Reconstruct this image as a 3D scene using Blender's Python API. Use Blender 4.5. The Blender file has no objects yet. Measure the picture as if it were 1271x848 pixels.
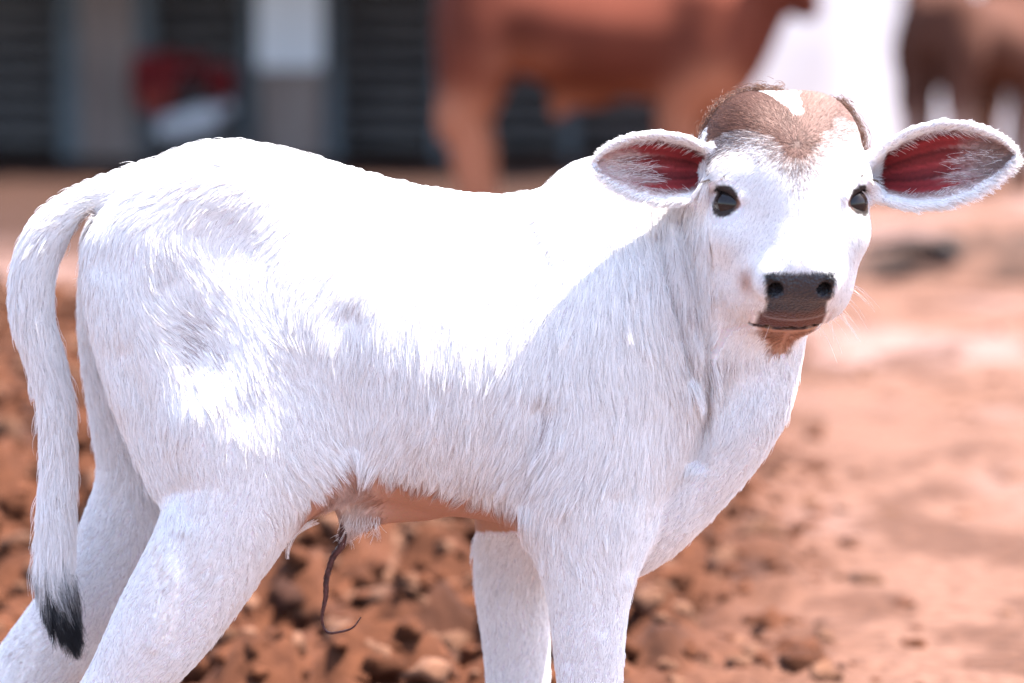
import bpy, bmesh, math, time
import numpy as np
from mathutils import Vector, Matrix

T0 = time.time()
scene = bpy.context.scene
COL = scene.collection
rng = np.random.default_rng(7)
FURN = 640000

# ------------------------------------------------------------------ camera
CAM_Y, CAM_Z = -3.0, 0.86
LENS = 100.0
K = 36.0 / LENS / 1271.0                 # tangent of one photo pixel
HORIZON = 70.0
PITCH = math.atan((424.0 - HORIZON) * K)
cd = bpy.data.cameras.new("camera")
cam = bpy.data.objects.new("camera", cd)
COL.objects.link(cam)
cam.location = (0, CAM_Y, CAM_Z)
cam.rotation_euler = (math.radians(90) - PITCH, 0, 0)
cd.lens = LENS
cd.sensor_width = 36.0
cd.clip_start = 0.1
cd.clip_end = 600
cd.dof.use_dof = True
cd.dof.focus_distance = 2.93
cd.dof.aperture_fstop = 2.6
scene.camera = cam

# ------------------------------------------------------------------ sky and sun
SUN_DIR = Vector((0.37, 0.11, 0.92)).normalized()      # towards the sun
world = bpy.data.worlds.new("World")
scene.world = world
world.use_nodes = True
wn = world.node_tree.nodes
wl = world.node_tree.links
bg = wn["Background"]
sky = wn.new("ShaderNodeTexSky")
sky.sky_type = 'NISHITA'
sky.sun_disc = False
sky.sun_elevation = math.asin(SUN_DIR.z)
sky.sun_rotation = math.atan2(SUN_DIR.x, SUN_DIR.y)
sky.dust_density = 2.0
sky.ozone_density = 1.0
wl.new(sky.outputs[0], bg.inputs[0])
bg.inputs[1].default_value = 0.15
sd = bpy.data.lights.new("sun", 'SUN')
sd.energy = 5.0
sd.angle = math.radians(0.6)
sd.color = (1.0, 0.95, 0.88)
sun = bpy.data.objects.new("sun", sd)
COL.objects.link(sun)
sun.rotation_euler = SUN_DIR.to_track_quat('Z', 'Y').to_euler()
sun.location = (8, -2, 12)
scene.view_settings.view_transform = 'Standard'
scene.view_settings.look = 'None'
scene.view_settings.exposure = 2.28
scene.view_settings.gamma = 1.0
scene.view_settings.use_curve_mapping = False
scene.render.engine = 'CYCLES'
scene.cycles.use_denoising = True
scene.cycles.max_bounces = 8

# ------------------------------------------------------------------ helpers
cT, sT = math.cos(PITCH), math.sin(PITCH)


def at(px, py, y):
    """World point seen at photo pixel (px, py) that lies at world depth y."""
    a = (px - 635.5) * K
    b = (424.0 - py) * K
    dy = cT + b * sT
    dz = -sT + b * cT
    t = (y - CAM_Y) / dy
    return np.array([a * t, y, CAM_Z + dz * t])


def size(px, y):
    return px * K * (y - CAM_Y) / cT


def to_px(v):
    """photo coordinates of points, used as flat side-on coordinates of the coat pattern"""
    x = v[:, 0]; y = v[:, 1] - CAM_Y; z = v[:, 2] - CAM_Z
    d = y * cT - z * sT
    u = y * sT + z * cT
    return 635.5 + x / d / K, 424.0 - u / d / K


def sstep(a, b, x):
    t = np.clip((x - a) / (b - a), 0, 1)
    return t * t * (3 - 2 * t)


def tag(o, label=None, cat=None, group=None, kind=None):
    if label: o["label"] = label
    if cat: o["category"] = cat
    if group: o["group"] = group
    if kind: o["kind"] = kind
    return o


def empty(name, loc):
    o = bpy.data.objects.new(name, None)
    o.location = loc
    o.empty_display_size = 0.1
    COL.objects.link(o)
    return o


def link(name, me, mat, parent=None):
    o = bpy.data.objects.new(name, me)
    COL.objects.link(o)
    if mat is not None:
        me.materials.append(mat)
    if parent is not None:
        o.parent = parent
        o.matrix_parent_inverse = Matrix.Translation(-Vector(parent.location))
    return o


def mesh_np(name, v, f, smooth=True):
    me = bpy.data.meshes.new(name)
    v = np.asarray(v, np.float32); f = np.asarray(f, np.int32)
    n = f.shape[1]
    me.vertices.add(len(v)); me.vertices.foreach_set("co", v.ravel())
    me.loops.add(f.size); me.loops.foreach_set("vertex_index", f.ravel())
    me.polygons.add(len(f))
    me.polygons.foreach_set("loop_start", np.arange(0, f.size, n, dtype=np.int32))
    me.polygons.foreach_set("loop_total", np.full(len(f), n, np.int32))
    me.update(calc_edges=True)
    me.validate()
    if smooth:
        me.polygons.foreach_set("use_smooth", np.ones(len(me.polygons), bool))
    return me


def hash2(ix, iy, seed):
    h = (ix * 374761393 + iy * 668265263 + seed * 974634777) & 0xFFFFFFFF
    h = ((h ^ (h >> 13)) * 1274126177) & 0xFFFFFFFF
    h = h ^ (h >> 16)
    return (h & 0xFFFF) / 65535.0


def vnoise(x, y, seed=0):
    ix = np.floor(x).astype(np.int64); iy = np.floor(y).astype(np.int64)
    fx = x - ix; fy = y - iy
    fx = fx * fx * (3 - 2 * fx); fy = fy * fy * (3 - 2 * fy)
    a = hash2(ix, iy, seed); b = hash2(ix + 1, iy, seed)
    c = hash2(ix, iy + 1, seed); d = hash2(ix + 1, iy + 1, seed)
    return (a * (1 - fx) + b * fx) * (1 - fy) + (c * (1 - fx) + d * fx) * fy


def fbm(x, y, oct=4, seed=0):
    s = 0; a = 0.5
    for i in range(oct):
        s = s + a * vnoise(x * 2 ** i + 13.7 * i, y * 2 ** i + 5.1 * i, seed + i)
        a *= 0.5
    return s


# ------------------------------------------------------------------ materials
def new_mat(name):
    m = bpy.data.materials.new(name)
    m.use_nodes = True
    nt = m.node_tree
    return m, nt.nodes, nt.links, nt.nodes["Principled BSDF"]


def mat_noise(name, c1, c2, scale=8.0, rough=0.85, bump=0.0, detail=6.0, lo=0.35, hi=0.65, stretch=None, spec=0.3):
    m, n, l, b = new_mat(name)
    tc = n.new("ShaderNodeTexCoord")
    src = tc.outputs["Object"]
    if stretch:
        mp = n.new("ShaderNodeMapping"); mp.inputs["Scale"].default_value = stretch
        l.new(src, mp.inputs[0]); src = mp.outputs[0]
    nz = n.new("ShaderNodeTexNoise")
    nz.inputs["Scale"].default_value = scale
    nz.inputs["Detail"].default_value = detail
    l.new(src, nz.inputs["Vector"])
    r = n.new("ShaderNodeValToRGB")
    r.color_ramp.elements[0].position = lo; r.color_ramp.elements[0].color = (*c1, 1)
    r.color_ramp.elements[1].position = hi; r.color_ramp.elements[1].color = (*c2, 1)
    l.new(nz.outputs[0], r.inputs[0]); l.new(r.outputs[0], b.inputs["Base Color"])
    b.inputs["Roughness"].default_value = rough
    b.inputs["Specular IOR Level"].default_value = spec
    if bump:
        bp = n.new("ShaderNodeBump"); bp.inputs["Strength"].default_value = bump
        bp.inputs["Distance"].default_value = 0.01
        l.new(nz.outputs[0], bp.inputs["Height"]); l.new(bp.outputs[0], b.inputs["Normal"])
    return m


def mat_attr(name, attr, rough=0.7, spec=0.25, nscale=350.0, bump=0.25):
    m, n, l, b = new_mat(name)
    a = n.new("ShaderNodeAttribute"); a.attribute_name = attr
    nz = n.new("ShaderNodeTexNoise"); nz.inputs["Scale"].default_value = nscale
    tc = n.new("ShaderNodeTexCoord"); l.new(tc.outputs["Object"], nz.inputs["Vector"])
    mx = n.new("ShaderNodeMix"); mx.data_type = 'RGBA'; mx.blend_type = 'MULTIPLY'
    mx.inputs[0].default_value = 0.25
    l.new(a.outputs["Color"], mx.inputs[6]); l.new(nz.outputs["Color"], mx.inputs[7])
    l.new(mx.outputs[2], b.inputs["Base Color"])
    at2 = n.new("ShaderNodeAttribute"); at2.attribute_name = "gloss"
    mr = n.new("ShaderNodeMapRange")
    mr.inputs["To Min"].default_value = rough; mr.inputs["To Max"].default_value = 0.32
    l.new(at2.outputs["Fac"], mr.inputs["Value"]); l.new(mr.outputs[0], b.inputs["Roughness"])
    b.inputs["Specular IOR Level"].default_value = spec
    bp = n.new("ShaderNodeBump"); bp.inputs["Strength"].default_value = bump
    bp.inputs["Distance"].default_value = 0.002
    l.new(nz.outputs[0], bp.inputs["Height"])
    vo = n.new("ShaderNodeTexVoronoi"); vo.inputs["Scale"].default_value = 330; l.new(tc.outputs["Object"], vo.inputs["Vector"])
    b2 = n.new("ShaderNodeBump"); b2.inputs["Distance"].default_value = 0.0016; b2.invert = True
    l.new(at2.outputs["Fac"], b2.inputs["Strength"]); l.new(vo.outputs["Distance"], b2.inputs["Height"]); l.new(bp.outputs[0], b2.inputs["Normal"])
    l.new(b2.outputs[0], b.inputs["Normal"])
    return m


# ------------------------------------------------------------------ signed-distance modelling
class Field:
    def __init__(self, lo, hi, h):
        self.lo = np.array(lo, float); self.h = h
        self.n = np.ceil((np.array(hi) - self.lo) / h).astype(int) + 1
        self.F = np.full(self.n, 0.08, np.float32)
        self.ax = [(self.lo[i] + h * np.arange(self.n[i])).astype(np.float32) for i in range(3)]

    def box(self, lo, hi):
        a = np.clip(np.floor((np.array(lo) - self.lo) / self.h).astype(int), 0, self.n)
        b = np.clip(np.ceil((np.array(hi) - self.lo) / self.h).astype(int) + 1, 0, self.n)
        sl = tuple(slice(a[i], b[i]) for i in range(3))
        g = [self.ax[i][sl[i]] for i in range(3)]
        return sl, g[0][:, None, None], g[1][None, :, None], g[2][None, None, :]

    def blend(self, sl, d, k, op='add'):
        a = self.F[sl]
        if a.size == 0:
            return
        d = d.astype(np.float32)
        if op == 'add':
            h = np.clip(k - np.abs(a - d), 0, None) / k
            self.F[sl] = np.minimum(a, d) - h * h * k * 0.25
        else:
            d = -d
            h = np.clip(k - np.abs(a - d), 0, None) / k
            self.F[sl] = np.maximum(a, d) + h * h * k * 0.25

    def cone(self, a, b, ra, rb, k=0.02, sy=1.0, op='add'):
        a = np.array(a); b = np.array(b)
        R = max(ra, rb) + k + 0.02
        Ry = max(ra, rb) * sy + k + 0.02
        lo = np.minimum(a, b) - np.array([R, max(Ry, 0.02), R]); hi = np.maximum(a, b) + np.array([R, max(Ry, 0.02), R])
        sl, x, y, z = self.box(lo, hi)
        ab = b - a
        w = np.array([1, 1 / sy, 1])
        abw = ab * w
        L2 = max(float(abw @ abw), 1e-9)
        px, py, pz = x - a[0], (y - a[1]) / sy, z - a[2]
        t = np.clip((px * abw[0] + py * abw[1] + pz * abw[2]) / L2, 0, 1)
        d = np.sqrt((px - t * abw[0]) ** 2 + (py - t * abw[1]) ** 2 + (pz - t * abw[2]) ** 2) - (ra + t * (rb - ra))
        self.blend(sl, d * min(1.0, sy ** 0.5), k, op)

    def chain(self, pts, k=0.02, sy=1.0, sub=8):
        """smooth tapering limb; pts: (px, py, y, radius in px)"""
        p = np.array([np.append(at(*q[:3]), size(q[3], q[2])) for q in pts])
        pe = np.vstack([2 * p[0] - p[1], p, 2 * p[-1] - p[-2]])
        S = []
        for i in range(1, len(pe) - 2):
            p0, p1, p2, p3 = pe[i - 1:i + 3]
            for j in range(sub):
                t = j / sub
                S.append(.5 * (2 * p1 + (p2 - p0) * t + (2 * p0 - 5 * p1 + 4 * p2 - p3) * t * t + (3 * p1 - p0 - 3 * p2 + p3) * t ** 3))
        S.append(p[-1]); S = np.array(S)
        m = S[:, 3].max() + k + .02
        sl, x, y, z = self.box(S[:, :3].min(0) - m, S[:, :3].max(0) + m)
        D = np.full(np.broadcast(x, y, z).shape, .5, np.float32)
        o = np.array([x[0, 0, 0], y[0, 0, 0], z[0, 0, 0]])
        w = np.array([1, 1 / sy, 1])
        for q, r in zip(S[:-1], S[1:]):
            R = max(q[3], r[3]) + k + .02
            i0 = np.clip(np.floor((np.minimum(q[:3], r[:3]) - R - o) / self.h).astype(int), 0, None)
            i1 = np.clip(np.ceil((np.maximum(q[:3], r[:3]) + R - o) / self.h).astype(int), 0, None)
            ss = tuple(slice(i0[c], i1[c]) for c in range(3))
            X, Y, Z = x[ss[0]] - q[0], (y[:, ss[1]] - q[1]) / sy, z[:, :, ss[2]] - q[2]
            ab = ((r[:3] - q[:3]) * w).astype(np.float32); L2 = max(float(ab @ ab), 1e-9)
            t = np.clip((X * ab[0] + Y * ab[1] + Z * ab[2]) / L2, 0, 1)
            d = np.sqrt((X - t * ab[0]) ** 2 + (Y - t * ab[1]) ** 2 + (Z - t * ab[2]) ** 2) - (q[3] + t * (r[3] - q[3]))
            D[ss] = np.minimum(D[ss], d * min(1.0, sy ** .5))
        self.blend(sl, D, k)

    def ell(self, c, r, M=None, k=0.02, op='add'):
        """ellipsoid: centre c (world), radii r along the rows of M"""
        c = np.array(c); r = np.array(r, float)
        M = np.eye(3) if M is None else M
        R = np.sqrt(((M * r[:, None]) ** 2).sum(0)) + k + 0.015
        sl, x, y, z = self.box(c - R, c + R)
        dx, dy, dz = x - c[0], y - c[1], z - c[2]
        q = [(dx * M[i, 0] + dy * M[i, 1] + dz * M[i, 2]) / r[i] for i in range(3)]
        k0 = np.sqrt(q[0] ** 2 + q[1] ** 2 + q[2] ** 2) + 1e-6
        k1 = np.sqrt((q[0] / r[0]) ** 2 + (q[1] / r[1]) ** 2 + (q[2] / r[2]) ** 2) + 1e-6
        self.blend(sl, k0 * (k0 - 1) / k1, k, op)

    def tube_x(self, st, k=0.03, taper=0.3, n=2.3):
        """barrel along x; st: (px, py_top, py_bottom, half width m, y centre)"""
        st = np.array(st, float)
        X = np.array([at(s[0], s[1], s[4])[0] for s in st])
        ZT = np.array([at(s[0], s[1], s[4])[2] for s in st])
        ZB = np.array([at(s[0], s[2], s[4])[2] for s in st])
        sl, x, y, z = self.box((X[0], st[0, 4] - 1, ZB.min() - 0.05), (X[-1], st[0, 4] + 1, ZT.max() + 0.05))
        xs = x[:, 0, 0]

        def itp(v):
            r = np.interp(xs, X, v)
            kk = np.exp(-np.linspace(-2, 2, 15) ** 2); kk /= kk.sum()
            return np.convolve(np.pad(r, 7, mode='edge'), kk, 'valid')[:, None, None]
        zt, zb, w, yc = itp(ZT), itp(ZB), itp(st[:, 3]), itp(st[:, 4])
        zc = (zt * 0.48 + zb * 0.52); h1 = zt - zc; h2 = zc - zb
        dz = np.where(z > zc, (z - zc) / h1, (z - zc) / h2)
        ww = w * (1 - taper * np.clip(dz, 0, 1.2) ** 1.3)
        q = (np.abs(dz) ** n + np.abs((y - yc) / ww) ** n + 1e-9) ** (1 / n)
        self.blend(sl, (q - 1) * np.minimum(h2, w) * 0.9, k)

    def sheet(self, P, r, k=0.006, sel=None):
        """distance to a cloud of points on a surface (an ear) minus r"""
        R = 0.03
        sl, x, y, z = self.box(P.min(0) - R, P.max(0) + R)
        shp = np.broadcast(x, y, z).shape
        G = np.stack([np.broadcast_to(x, shp), np.broadcast_to(y, shp), np.broadcast_to(z, shp)], -1).reshape(-1, 3)
        d = np.empty(len(G), np.float32)
        P = P.astype(np.float32)
        pp = (P * P).sum(1)
        ids = np.empty(len(G), np.int32)
        for i in range(0, len(G), 20000):
            g = G[i:i + 20000]
            m = pp[None] - 2 * g @ P.T
            j = m.argmin(1); ids[i:i + 20000] = j
            d[i:i + 20000] = np.sqrt(np.clip(m[np.arange(len(g)), j] + (g * g).sum(1), 0, None))
        self.blend(sl, (d - r[ids]).reshape(shp), k)

    def mesh(self):
        F, h = self.F, self.h
        s = F < 0
        n = np.array(F.shape)
        cnt = np.zeros(n - 1, np.int8)
        for i in (0, 1):
            for j in (0, 1):
                for k in (0, 1):
                    cnt += s[i:n[0] - 1 + i, j:n[1] - 1 + j, k:n[2] - 1 + k]
        act = (cnt > 0) & (cnt < 8)
        idx = np.argwhere(act)
        acc = np.zeros((len(idx), 3)); num = np.zeros(len(idx))
        C = [(i, j, k) for i in (0, 1) for j in (0, 1) for k in (0, 1)]
        val = {c: F[idx[:, 0] + c[0], idx[:, 1] + c[1], idx[:, 2] + c[2]] for c in C}
        for c in C:
            for a in range(3):
                if c[a] == 0:
                    e = list(c); e[a] = 1; e = tuple(e)
                    fa, fb = val[c], val[e]
                    m = (fa < 0) != (fb < 0)
                    t = fa[m] / (fa[m] - fb[m])
                    p = np.tile(np.array(c, float), (m.sum(), 1)); p[:, a] += t
                    acc[m] += p; num[m] += 1
        V = self.lo + (idx + acc / num[:, None]) * h
        ids = np.full(n - 1, -1, np.int32)
        ids[act] = np.arange(len(idx))
        Q = []
        for a in range(3):
            b, c = (a + 1) % 3, (a + 2) % 3
            A = [slice(1, -1)] * 3; B = [slice(1, -1)] * 3
            A[a] = slice(0, -1); B[a] = slice(1, None)
            sa, sb = s[tuple(A)], s[tuple(B)]
            e = np.argwhere(sa != sb)
            base = e.copy(); base[:, b] += 1; base[:, c] += 1
            inside = sa[e[:, 0], e[:, 1], e[:, 2]]
            q = []
            for db, dc in ((0, 0), (-1, 0), (-1, -1), (0, -1)):
                p = base.copy(); p[:, b] += db; p[:, c] += dc
                q.append(ids[p[:, 0], p[:, 1], p[:, 2]])
            q = np.stack(q, 1)
            q[~inside] = q[~inside][:, ::-1]
            Q.append(q)
        return V, np.concatenate(Q)


def smooth_mesh(V, Q, it=3, lam=0.5):
    n = len(V)
    e = np.concatenate([Q[:, [0, 1]], Q[:, [1, 2]], Q[:, [2, 3]], Q[:, [3, 0]]])
    e = np.concatenate([e, e[:, ::-1]])
    deg = np.bincount(e[:, 0], minlength=n).clip(1)
    for i in range(it):
        for l in (lam, -lam * 0.9):
            S = np.stack([np.bincount(e[:, 0], V[e[:, 1], a], minlength=n) for a in range(3)], 1) / deg[:, None]
            V = V + l * (S - V)
    return V


def vnormals(V, Q):
    fn = np.cross(V[Q[:, 2]] - V[Q[:, 0]], V[Q[:, 3]] - V[Q[:, 1]])
    N = np.zeros_like(V)
    for i in range(4):
        for a in range(3):
            N[:, a] += np.bincount(Q[:, i], fn[:, a], minlength=len(V))
    return N / (np.linalg.norm(N, axis=1, keepdims=True) + 1e-12)


# ================================================================== SETTING

def boxes(name, items, mat, parent=None, bevel=.012):
    """one mesh of bevelled boxes; items: (x0,x1,y0,y1,z0,z1)"""
    bm = bmesh.new()
    for x0, x1, y0, y1, z0, z1 in items:
        r = bmesh.ops.create_cube(bm, size=1.0, matrix=Matrix.Translation(((x0 + x1) / 2, (y0 + y1) / 2, (z0 + z1) / 2)) @ Matrix.Diagonal((x1 - x0, y1 - y0, z1 - z0, 1)))
    if bevel:
        bmesh.ops.bevel(bm, geom=bm.edges[:], offset=bevel, segments=2, affect='EDGES')
    me = bpy.data.meshes.new(name); bm.to_mesh(me); bm.free()
    return link(name, me, mat, parent)


# ---- ground: one sheet to the horizon, fine near the camera
def axis_pts(a, b, st, far):
    core = np.arange(a, b + 1e-6, st)
    out, d, p = [], st, b
    while p < far:
        d *= 1.35; p += d; out.append(p)
    neg, d, p = [], st, a
    while p > -far:
        d *= 1.35; p -= d; neg.append(p)
    return np.concatenate([neg[::-1], core, out])


GX = axis_pts(-4.0, 4.0, .03, 260); GY = axis_pts(-1.2, 13.0, .03, 260)
gx, gy = np.meshgrid(GX, GY, indexing='ij')


def heap(x, y):
    """0..1: how cloddy the earth is"""
    edge = .35 + .10 * (y - 1) + .5 * (fbm(x * .9, y * .9, 3, 41) - .45)
    left = sstep(.25, -.35, x - edge)
    depth = sstep(6.6, 4.8, y + 1.2 * (fbm(x * 1.3, y * .7, 2, 5) - .45)) * sstep(-.2, .9, y)
    right = .26 * sstep(.47, .62, fbm(x * 1.1 + 9, y * .55, 3, 77)) * sstep(5.0, 3.6, y)
    return np.clip(left * depth + right * (1 - left) * sstep(.2, .8, y), 0, 1)


def ground_z(x, y):
    hp = heap(x, y)
    bil = np.abs(2 * vnoise(x * 9, y * 7, 1) - 1) * .6 + np.abs(2 * vnoise(x * 19 + 3, y * 16, 2) - 1) * .4
    z = hp * (.150 * (bil - .35) + .10 * fbm(x * 2.2, y * 2.2, 3, 8) - .02)
    z = z + .13 * hp * sstep(1.0, 2.2, y) * sstep(.6, -.6, x)
    near = sstep(.5, 1.3, np.hypot(x, y))
    z = z + .030 * near * (fbm(x * 3.1, y * 2.3, 4, 21) - .45) + .010 * near * (vnoise(x * 14, y * 9, 4) - .5)
    # shallow hoof hollows
    hol = sstep(.78, .9, vnoise(x * 3.3 + 5, y * 2.4 + 2, 51)) * near * (1 - hp)
    z = z - .030 * hol
    return z * sstep(45, 14, np.hypot(x, y))


gz = ground_z(gx, gy)
nX, nY = gx.shape
ii = np.arange(nX * nY).reshape(nX, nY)
gq = np.stack([ii[:-1, :-1], ii[1:, :-1], ii[1:, 1:], ii[:-1, 1:]], -1).reshape(-1, 4)
gv = np.stack([gx.ravel(), gy.ravel(), gz.ravel()], 1)
gme = mesh_np("ground", gv, gq)
hp = heap(gx, gy).ravel()
n1 = fbm(gx.ravel() * 1.6, gy.ravel() * .9, 4, 61); n2 = fbm(gx.ravel() * 7, gy.ravel() * 5, 4, 63)
PALE = np.array([.165, .101, .088]); BROWN = np.array([.060, .021, .010]); DARK = np.array([.022, .009, .006])
gc = PALE + (np.array([.120, .061, .043]) - PALE) * sstep(.40, .56, n1)[:, None]
gc = gc + (np.array([.066, .030, .019]) - gc) * (sstep(.50, .62, n2) * .85)[:, None]
gc = gc + (BROWN - gc) * np.clip(hp * 1.4, 0, 1)[:, None]
gc = gc + (DARK - gc) * (sstep(.52, .64, fbm(gx.ravel() * 8 + 4, gy.ravel() * 6, 3, 67)) * np.clip(hp * 1.5, 0, 1) * .7)[:, None]
yard = sstep(7.6, 11.0, gy.ravel() + 2.0 * (n1 - .45)) * sstep(1.9, .9, gx.ravel())  # roof shade over the yard painted in, with darker soil near the shed
gc = gc + (np.array([.034, .015, .009]) - gc) * yard[:, None]
g4 = np.ones((len(gv), 4), np.float32); g4[:, :3] = gc
ga = gme.attributes.new("soil", 'FLOAT_COLOR', 'POINT'); ga.data.foreach_set("color", g4.ravel())
m_soil, n_, l_, b_ = new_mat("soil")
so = n_.new("ShaderNodeAttribute"); so.attribute_name = "soil"
tc = n_.new("ShaderNodeTexCoord")
nz = n_.new("ShaderNodeTexNoise"); nz.inputs["Scale"].default_value = 34; nz.inputs["Detail"].default_value = 8
l_.new(tc.outputs["Object"], nz.inputs["Vector"])
rp = n_.new("ShaderNodeValToRGB"); rp.color_ramp.elements[0].position = .3; rp.color_ramp.elements[0].color = (.62, .58, .55, 1)
rp.color_ramp.elements[1].position = .68; rp.color_ramp.elements[1].color = (1.15, 1.15, 1.15, 1)
l_.new(nz.outputs[0], rp.inputs[0])
mx = n_.new("ShaderNodeMix"); mx.data_type = 'RGBA'; mx.blend_type = 'MULTIPLY'; mx.inputs[0].default_value = 1
l_.new(so.outputs["Color"], mx.inputs[6]); l_.new(rp.outputs[0], mx.inputs[7]); l_.new(mx.outputs[2], b_.inputs["Base Color"])
b_.inputs["Roughness"].default_value = .95; b_.inputs["Specular IOR Level"].default_value = .1
bp = n_.new("ShaderNodeBump"); bp.inputs["Strength"].default_value = .5; bp.inputs["Distance"].default_value = .02
l_.new(nz.outputs[0], bp.inputs["Height"]); l_.new(bp.outputs[0], b_.inputs["Normal"])
ground = link("ground", gme, m_soil)
tag(ground, kind="structure")

# ---- loose clods of earth
def lump(seed):
    r = np.random.default_rng(seed)
    bm = bmesh.new(); bmesh.ops.create_icosphere(bm, subdivisions=2, radius=1)
    v = np.array([p.co[:] for p in bm.verts]); f = np.array([[q.index for q in p.verts] for p in bm.faces]); bm.free()
    for i in range(5):
        d = r.normal(size=3); d /= np.linalg.norm(d); o = r.uniform(.55, .9)
        h = v @ d
        v = v - np.clip(h - o, 0, None)[:, None] * d          # knock flat facets into it
    v = v * (1 + .24 * r.normal(size=(len(v), 1)))
    return v * np.array([1, r.uniform(.7, 1.1), r.uniform(.55, .85)]), f


LUMPS = [lump(i) for i in range(10)]
cv, cf, ccl = [], [], []
nv = 0
NC = 90000
XX = rng.uniform(-2.7, 2.5, NC); YY = rng.uniform(.7, 8.0, NC)
HH = heap(XX, YY)
ok = (np.abs(XX) < .26 * (YY + 3) + .35) & (rng.random(NC) < HH * .95 + .012)
XX, YY, HH = XX[ok][:12000], YY[ok][:12000], HH[ok][:12000]
ZZ = ground_z(XX, YY)
for x, y, h, z in zip(XX, YY, HH, ZZ):
    r = .009 + .030 * rng.random() ** 2.0
    if h < .3: r *= .8
    lv, lf = LUMPS[rng.integers(10)]
    a = rng.uniform(0, 6.28); ca, sa = math.cos(a), math.sin(a)
    p = lv * r
    p = np.stack([p[:, 0] * ca - p[:, 1] * sa + x, p[:, 0] * sa + p[:, 1] * ca + y, p[:, 2] + z - r * .28], 1)
    cv.append(p); cf.append(lf + nv); nv += len(p)
    q = rng.random()
    col = BROWN * rng.uniform(.75, 1.3) if q < .72 else (np.array([.115, .055, .034]) * rng.uniform(.7, 1.1) if q < .95 else DARK * rng.uniform(1, 1.8))
    ccl.append(np.tile(np.append(col, 1), (len(p), 1)))
clm = mesh_np("earth_clods", np.concatenate(cv), np.concatenate(cf), smooth=False)
ca_ = clm.attributes.new("soil", 'FLOAT_COLOR', 'POINT'); ca_.data.foreach_set("color", np.concatenate(ccl).astype(np.float32).ravel())
clods = link("earth_clods", clm, m_soil)
tag(clods, "loose brown clods of broken earth scattered over the ground", "earth", kind="stuff")

# ---- low bank of earth and a bent branch at the right
def bank(x0, x1, yc, hgt, wid, seed):
    nx, ny = 90, 26
    u = np.linspace(0, 1, nx)[:, None]; w = np.linspace(-1, 1, ny)[None]
    x = x0 + (x1 - x0) * u + 0 * w; y = yc + wid * w + .12 * np.sin(u * 5 + seed) + 0 * u
    env = np.clip(1 - w * w, 0, 1) ** .8 * np.clip(np.minimum(u, 1 - u) * 7, 0, 1) ** .6
    z = hgt * env * (.55 + .9 * fbm(x * 2.6 + seed, y * 2.6, 4, seed)) + .06 * env * np.abs(2 * vnoise(x * 7, y * 7, seed) - 1) - .05 * (1 - env) - .01
    v = np.stack([x, y, z], -1).reshape(-1, 3); q = np.arange(nx * ny).reshape(nx, ny)
    f = np.stack([q[:-1, :-1], q[1:, :-1], q[1:, 1:], q[:-1, 1:]], -1).reshape(-1, 4)
    return v, f


MAT_BANK = mat_noise("bank_earth", (.022, .010, .006), (.12, .057, .038), 5.0, .95, .4, lo=.38, hi=.64)
bp_ = at(1035, 348, 7.9)
bv, bf = bank(bp_[0], bp_[0] + 2.4, 8.25, .15, .36, 3)
tag(link("earth_bank", mesh_np("earth_bank", bv, bf), MAT_BANK), kind="structure")

# ---- shed
MAT_CONC = mat_noise("old_concrete", (.20, .145, .13), (.30, .235, .21), 3.0, .9, .3, stretch=(1, 1, .4))
MAT_POST = mat_noise("blue_grey_paint", (.080, .090, .100), (.12, .135, .150), 5.0, .6, .15)
MAT_DARK = mat_noise("dark_wall", (.075, .068, .074), (.13, .115, .118), 2.0, .95, .2)  # same dark tone on the back and end walls
MAT_RAIL = mat_noise("weathered_rail", (.090, .080, .082), (.155, .135, .13), 9.0, .85, .2, stretch=(.3, 1, 1))
MAT_ROOF = mat_noise("rusted_sheet", (.10, .07, .06), (.20, .16, .15), 2.0, .7, .2)
SY = 21.0


def sx(px, y=SY):
    return at(px, 150, y)[0]


shed = empty("cattle_shed", (-3.5, SY, 0))
tag(shed, "dark open-fronted cattle shed with concrete pillars and horizontal rails", "shed")
boxes("back_wall", [(-10, sx(905) + 1.0, SY + 3.0, SY + 3.2, -.05, 3.3)], MAT_DARK, shed)
boxes("end_wall", [(sx(880), sx(880) + .18, SY + .4, SY + 2.98, -.05, 3.2)], MAT_DARK, shed)
# corrugated roof sheet out of view, its overhang shaped for the shade it casts
rx = np.arange(-10, sx(905) + .6, .04); ry = np.array([17.3, 20, SY + 3.5])
rv, rf = [], []
for lay in (0, .004):
    for i, x in enumerate(rx):
        for y in ry:
            rv.append((x, y, 2.50 + .11 * (y - 17.3) + .018 * math.sin(x * 2 * math.pi / .16) + lay))
nr = len(rx) * 3
for i in range(len(rx) - 1):
    for j in range(2):
        a = i * 3 + j
        rf.append((a, a + 1, a + 4, a + 3)); rf.append((nr + a, nr + a + 3, nr + a + 4, nr + a + 1))
link("roof", mesh_np("roof", np.array(rv), np.array(rf)), MAT_ROOF, shed)
for px0, px1, mat in ((100, 166, MAT_CONC), (322, 400, MAT_CONC), (-150, -80, MAT_CONC)):
    boxes("pillar", [(sx(px0), sx(px1), SY, SY + .4, -.05, 2.9)], mat, shed, .03)
for px0, px1 in ((72, 98), (168, 190), (300, 318), (403, 422), (536, 556), (700, 716), (-200, -180)):
    boxes("post", [(sx(px0), sx(px1), SY + .05, SY + .2, -.05, 2.9)], MAT_POST, shed, .015)
for k in range(9):
    z0 = .12 + k * .17
    boxes("rail", [(-9.8, sx(320), SY + .45, SY + .51, z0, z0 + .075)], MAT_RAIL, shed)
    boxes("rail", [(sx(398), sx(880), SY + .45, SY + .51, z0 - .03, z0 + .045)], MAT_RAIL, shed)
boxes("eaves_beam", [(-10, sx(905) + .55, 17.45, 17.6, 2.33, 2.48)], MAT_POST, shed, .01)

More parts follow.
